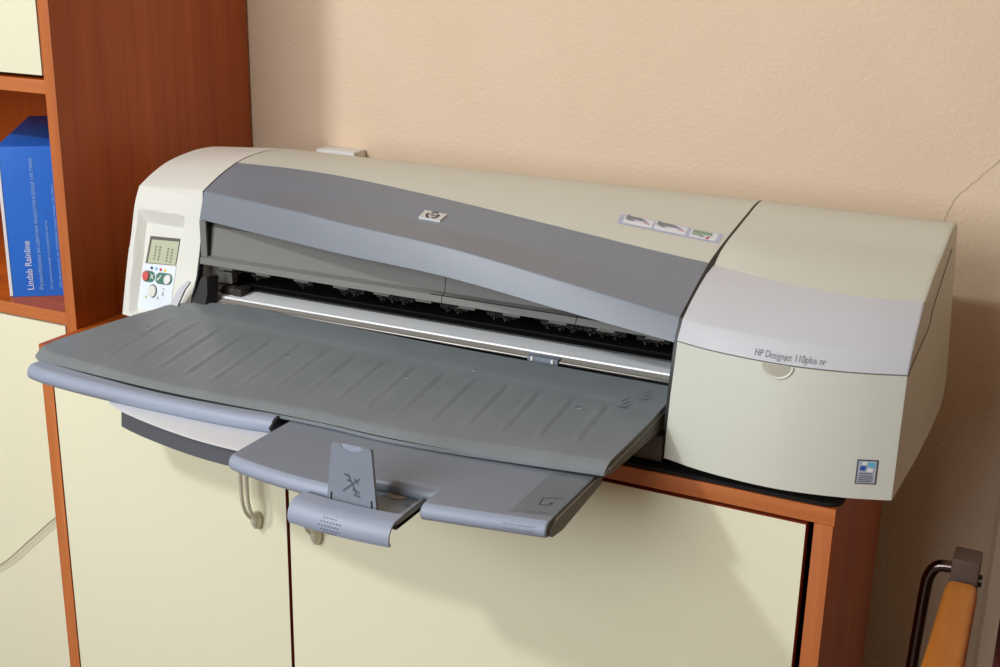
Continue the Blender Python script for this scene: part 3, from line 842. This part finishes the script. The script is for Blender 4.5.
# extension tray with cut-out
EX0, EX1 = -.5700, -.2185; CX0, CX1, CY = -.4375, -.3400, -.229
fyE = curve([(-.575, -.253), (-.565, -.2575), (-.53, -.2645), (-.49, -.2690), (-.44, -.2700), (-.38, -.2680), (-.335, -.2620), (-.263, -.2500), (-.218, -.2420)])
ZE = .7890
def ext_piece(bm, x0, x1, n):
    secs = []
    for x in lin(x0, x1, n):
        y0 = fyE(x); r = .0075
        P_ = [(-.110, ZE), (y0+.013, ZE), (y0+.0085, ZE-.0004)]
        for a in lin(.62*PI, 1.35*PI, 8): P_.append((y0+.009+.009*math.cos(a), ZE-.0085+.0080*math.sin(a)))
        P_ += [(y0+.012, ZE-.0135), (y0+.02, ZE-.010), (-.110, ZE-.010)]
        secs.append([(x, y, z) for y, z in P_])
    loft(bm, secs)
bm = bmesh.new(); secs = []
e_ = .0002
for x in lin(EX0, CX0, 12)+[CX0+e_]+[CX1-e_]+lin(CX1, EX1, 14):
    cut = CX0 < x < CX1; y0 = CY if cut else fyE(x)
    P_ = [(-.110, ZE), (y0+.013, ZE), (y0+.0085, ZE-.0004)]
    for a in lin(.62*PI, 1.35*PI, 8): P_.append((y0+.009+.009*math.cos(a), ZE-.0085+.0080*math.sin(a)))
    P_ += [(y0+.012, ZE-.0135), (y0+.02, ZE-.010), (-.110, ZE-.010)]
    secs.append([(x, y, z) for y, z in P_])
loft(bm, secs)
ext = obj('tray_extension', bm, 'ext', pt, 35)
for x0, x1, n in ((EX0+.001, CX0-.001, 12), (CX1+.001, EX1-.001, 14)):
    bm = bmesh.new(); secs = []
    for x in lin(x0, x1, n):
        y0 = fyE(x); P_ = []
        for a in lin(.55*PI, 1.33*PI, 9): P_.append((y0+.009+.0096*math.cos(a), ZE-.0085+.0087*math.sin(a)))
        for a in reversed(lin(.55*PI, 1.33*PI, 9)): P_.append((y0+.009+.0080*math.cos(a), ZE-.0085+.0072*math.sin(a)))
        secs.append([(x, y, z) for y, z in P_])
    loft(bm, secs); obj('extension_lip', bm, 'lip', ext, 35)
bm = bmesh.new(); put_poly(bm, [(-.2600, -.232), (-.2195, -.224), (-.2195, -.128), (-.2600, -.132)], lambda x, y: (x, y, ZE+.0003))
obj('smooth_strip', bm, 'ext2', ext, 0, label='smoother darker grey strip')
bm = bmesh.new()
fz = lambda x, y: (x, y, ZE+.0007)
for a, b in (((-.2435, -.192), (-.2235, -.185)), ((-.2435, -.192), (-.241, -.208)), ((-.241, -.208), (-.229, -.203))):
    a, b = Vector(a), Vector(b); n_ = (b-a).normalized(); n_ = Vector((-n_.y, n_.x))*.0004
    put_poly(bm, [tuple(a-n_), tuple(b-n_), tuple(b+n_), tuple(a+n_)], fz)
put_poly(bm, [(-.234, -.201), (-.230, -.195), (-.232, -.2035)], fz)
put_text(bm, '= ==== =====', .0042, lambda u, v: (-.2485+u, -.2270+v+u*.22, ZE+.0007), 0, width=.024)
obj('printed_icon', bm, 'glyph', ext, 0)
bm = bmesh.new()
def lipf(x, v): # wrap onto lip: v = angle down
    y0 = fyE(x); a = .80*PI+v; return (x, y0+.009+.0101*math.cos(a), ZE-.0085+.0092*math.sin(a))
put_text(bm, '== == =======', .26, lambda u, v: lipf(-.2590+u, .30-v), 0, width=.030)
put_text(bm, '==== == =====', .26, lambda u, v: lipf(-.2590+u, .82-v), 0, width=.030)
obj('printed_lettering', bm, 'glyph', ext, 0)
bm = bmesh.new()
prism(bm, [(EX1+.0002, -.110, ZE-.002), (EX1+.0002, -.222, ZE-.002), (EX1+.0002, -.237, ZE-.009), (EX1+.0002, -.234, ZE-.016), (EX1+.0002, -.210, ZE-.019), (EX1+.0002, -.110, ZE-.011)], (.0035, 0, 0)); obj('extension_side', bm, 'side', ext, 20)
# sliding inner drawer with rolled lip and flip-up paper stop
bm = bmesh.new()
box(bm, -.462, -.3535, -.284, -.150, .7695, .7735)
box(bm, -.3565, -.3535, -.284, -.216, .7695, .7800, bev=.0006); box(bm, -.462, -.459, -.284, -.216, .7695, .7800, bev=.0006)
slide = obj('sliding_stop_tray', bm, 'ext', pt, 30)
bm = bmesh.new()
def slf(x): return -.3085+.010*((x+.41)/.06)**2*.4
secs = []
for x in lin(-.4625, -.3500, 16):
    y0 = slf(x); P_ = [(y0+.028, .7830)]
    for a in lin(.52*PI, 1.17*PI, 10): P_.append((y0+.016+.016*math.cos(a), .7680+.0150*math.sin(a)))
    P_ += [(y0+.0050, .7620)]
    for a in reversed(lin(.52*PI, 1.17*PI, 10)): P_.append((y0+.016+.0138*math.cos(a), .7680+.0128*math.sin(a)))
    P_ += [(y0+.028, .7808)]
    secs.append([(x, y, z) for y, z in P_])
loft(bm, secs); sl = obj('slide_lip', bm, 'lip', slide, 35)
bm = bmesh.new()
for i in range(7):
    for j in range(5):
        if abs(i-3)+abs(j-2) > 4: continue
        x = -.4235+i*.0034+(j % 2)*.0017; a = 0.80*PI+j*.10*PI*.8
        y = slf(x)+.016+.0163*math.cos(a); z = .7680+.0153*math.sin(a)
        disc(bm, (x, y, z), .0007, (0, math.cos(a), math.sin(a)), .0003, 6)
obj('grip_dots', bm, 'glyph2', sl, 0)
# recess icon and white inner wheel of the slide
bm = bmesh.new(); disc(bm, (-.386, -.224, .7738), .011, (0, 0, 1), .0014, 24); obj('slide_disc', bm, 'cable', slide, 30, label='pale round washer')
bm = bmesh.new(); put_text(bm, 'A4', .010, lambda u, v: (-.3700+u*.9, -.244+v, .7741), 0); obj('slide_icon', bm, 'glyph2', slide, 0)
# paper stop: tapered plate standing up
bm = bmesh.new()
S0 = Vector((-.4085, -.2755, .7740)); tilt = Vector((0, .02, 1)).normalized()
hw0, hw1, H_ = .0285, .0222, .0665
def sp(u, v, d=0): # u -1..1, v 0..1
    hw = hw0+(hw1-hw0)*v; return S0+Vector((hw*u, 0, 0))+tilt*(H_*v)+Vector((0, d, 0))
outl = [(-1, 0), (1, 0), (1, .97), (.96, 1)]+[(.55*math.cos(a), 1-.085*math.sin(a)) for a in lin(0, PI, 13)]+[(-.96, 1), (-1, .97)]
prism(bm, [sp(u, v) for u, v in outl], (0, .0035, 0))
stop = obj('paper_stop', bm, 'ext', pt, 30)
bm = bmesh.new(); prism(bm, [sp(.55*math.cos(a), 1-.085*math.sin(a), .001) for a in lin(0, PI, 13)], (0, .0018, 0)); obj('stop_notch', bm, 'lip', stop, 20)
for u in (-.86, .80):
    bm = bmesh.new(); prism(bm, [sp(u, .01, -.0004), sp(u+.06, .01, -.0004), sp(u+.06, .22, -.0004), sp(u, .22, -.0004)], (0, .0002, 0)); obj('stop_slot', bm, 'black', stop, 0)
bm = bmesh.new()
for (a, b) in (((-.35, .28), (.38, .52)), ((-.30, .55), (-.05, .52)), ((-.20, .46), (.0, .46)), ((.05, .34), (.35, .30)), ((.10, .26), (.36, .24)), ((-.15, .56), (.22, .28)), ((.12, .50), (.30, .44))):
    a, b = Vector(a), Vector(b); n_ = Vector((-(b-a).y, (b-a).x*.4)).normalized()*.016
    put_poly(bm, [tuple(a-n_), tuple(b-n_), tuple(b+n_), tuple(a+n_)], lambda u, v: sp(u, v, -.0005))
obj('stop_icon', bm, 'glyph2', stop, 0)
# lower input tray
inf = curve([(-.815, -.166), (-.78, -.180), (-.715, -.196), (-.65, -.206), (-.60, -.208), (-.54, -.206), (-.48, -.200), (-.25, -.190)])
bm = bmesh.new(); secs = []
for x in lin(-.812, -.245, 30):
    y0 = inf(x); P_ = [(y0, .7715), (y0+.004, .7735), (-.13, .7745), (-.13, .7705), (y0+.006, .7705)]
    secs.append([(x, y, z) for y, z in P_])
loft(bm, secs); obj('input_tray_lip', bm, 'lowlip', pt, 30, label='pale grey curved lip of the lower tray')
bm = bmesh.new(); secs = []
for x in lin(-.790, -.245, 30):
    y0 = inf(x)+.005; t = min(1, (x+.790)/.05)
    zb = .7470
    P_ = [(y0+.001, .7700), (y0-.004+.003, zb+.002), (y0+.004, zb), (-.02, zb+.004), (-.02, .770)]
    secs.append([(x, y, z) for y, z in P_])
loft(bm, secs); obj('input_tray', bm, 'under', pt, 30)
bm = bmesh.new(); box(bm, -.80, -.193, .012, .20, .7575, .788, bev=.003); obj('input_tray_body', bm, 'side', pt, 30)

# ------------------------------------------------------------------ armchair at lower right
ch = thing('armchair', 'metal-tube armchair with honey wood armrest against the wall, lower right corner', 'chair', (.33, .0, 0))
def armside(x, s):
    zt = .6335
    b = bmesh.new()
    tube(b, smooth_path([(x+.020*s, .136, zt+.014), (x+.004*s, .136, zt+.014), (x-.010*s, .136, zt+.011), (x-.0175*s, .136, zt-.002), (x-.0195*s, .136, zt-.02), (x-.021*s, .137, zt-.06), (x-.024*s, .140, .45), (x-.030*s, .145, .012)], 8), .0068, 14)
    obj('rear_leg', b, 'tubem', ch, 50)
    b = bmesh.new()
    tube(b, smooth_path([(x+.02*s, .10, zt-.022), (x+.02*s, -.05, zt-.052), (x+.02*s, -.22, zt-.085), (x+.02*s, -.27, zt-.11), (x+.018*s, -.285, zt-.16), (x+.01*s, -.30, .30), (x+.0*s, -.31, .012)], 8), .0085, 14)
    obj('frame', b, 'tubem', ch, 50)
    b = bmesh.new(); secs = []
    for y, w, h in ((.108, .010, .006), (.106, .0150, .010), (.095, .0172, .012), (.0, .0192, .0125), (-.10, .0225, .013), (-.25, .024, .013), (-.29, .022, .012), (-.302, .012, .006)):
        cx_ = x+.020*s+.004*s*(.1-y); za = zt+.002-.19*(.1-y)
        secs.append([(cx_+w*math.copysign(abs(math.cos(a))**.45, math.cos(a)), y, za+h*math.copysign(abs(math.sin(a))**.6, math.sin(a))) for a in [2*PI*k/24 for k in range(24)]])
    loft(b, secs); obj('armrest', b, 'armw', ch, 50)
    b = bmesh.new(); x0, x1 = sorted((x+.005*s, x+.034*s)); box(b, x0, x1, .116, .150, .613, .668, bev=.004)
    br = obj('bracket_cap', b, 'cap', ch, 30)
    for zz in (.634, .643):
        b = bmesh.new(); disc(b, (x+.0335*s, .135, zz), .0028, (s, 0, 0), .004, 10); obj('bolt', b, 'black', br, 30)
armside(.104, 1); armside(.625, -1)
bm = bmesh.new(); box(bm, .150, .580, -.30, .13, .40, .455, bev=.018); obj('seat', bm, 'seat', ch, 40)
bm = bmesh.new(); box(bm, .165, .565, .132, .160, .50, .66, bev=.012); obj('backrest', bm, 'seat', ch, 40)
for y in (-.2, .09):
    bm = bmesh.new(); tube(bm, [(.104, y, .41), (.625, y, .41)], .008, 12); obj('cross_bar', bm, 'tubem', ch, 40)
for x in (.096, .633):
    bm = bmesh.new(); tube(bm, [(x, -.296, .41), (x, .142, .41)], .0075, 12); obj('side_bar', bm, 'tubem', ch, 40)

# ------------------------------------------------------------------ camera
yaw, pit, rol, F = 0.44916689, 0.31543241, 0.01979579, 1269.149
R = Matrix.Rotation(yaw, 3, 'Z') @ Matrix.Rotation(PI/2-pit, 3, 'X') @ Matrix.Rotation(rol, 3, 'Z')
cam = bpy.data.cameras.new('camera'); co = bpy.data.objects.new('camera', cam); COL.objects.link(co)
co.matrix_world = Matrix.Translation((0.19997515, -1.21557767, 1.31885102)) @ R.to_4x4()
cam.sensor_width = 36; cam.sensor_fit = 'HORIZONTAL'; cam.lens = F*36/1000; cam.clip_start = .02
cam.dof.use_dof = False
SC.camera = co

# ------------------------------------------------------------------ light
def area(name, loc, target, sx, sy, power, col):
    l = bpy.data.lights.new(name, 'AREA'); l.shape = 'RECTANGLE'; l.size = sx; l.size_y = sy; l.energy = power; l.color = col
    o = bpy.data.objects.new(name, l); COL.objects.link(o); o.location = loc
    o.rotation_euler = (Vector(target)-Vector(loc)).to_track_quat('-Z', 'Y').to_euler()
    return o
T0 = Vector((-.45, 0, .8)); dirn = Vector((-.12, -.17, .167)).normalized()
area('window_key_light', T0+dirn*3.0, T0, .20, .20, 50, (.95, .975, 1.0))
area('window_light', (-1.35, -3.3, 1.9), (-.5, 0, .85), 2.2, 1.6, 84, (.90, .955, 1.0))
w = bpy.data.worlds.new('world'); SC.world = w; w.use_nodes = True
bg = w.node_tree.nodes['Background']; bg.inputs['Color'].default_value = (1.0, .68, .42, 1); bg.inputs['Strength'].default_value = .15

SC.view_settings.view_transform = 'Standard'; SC.view_settings.look = 'None'
SC.view_settings.exposure = .03; SC.view_settings.gamma = 1; SC.view_settings.use_curve_mapping = False
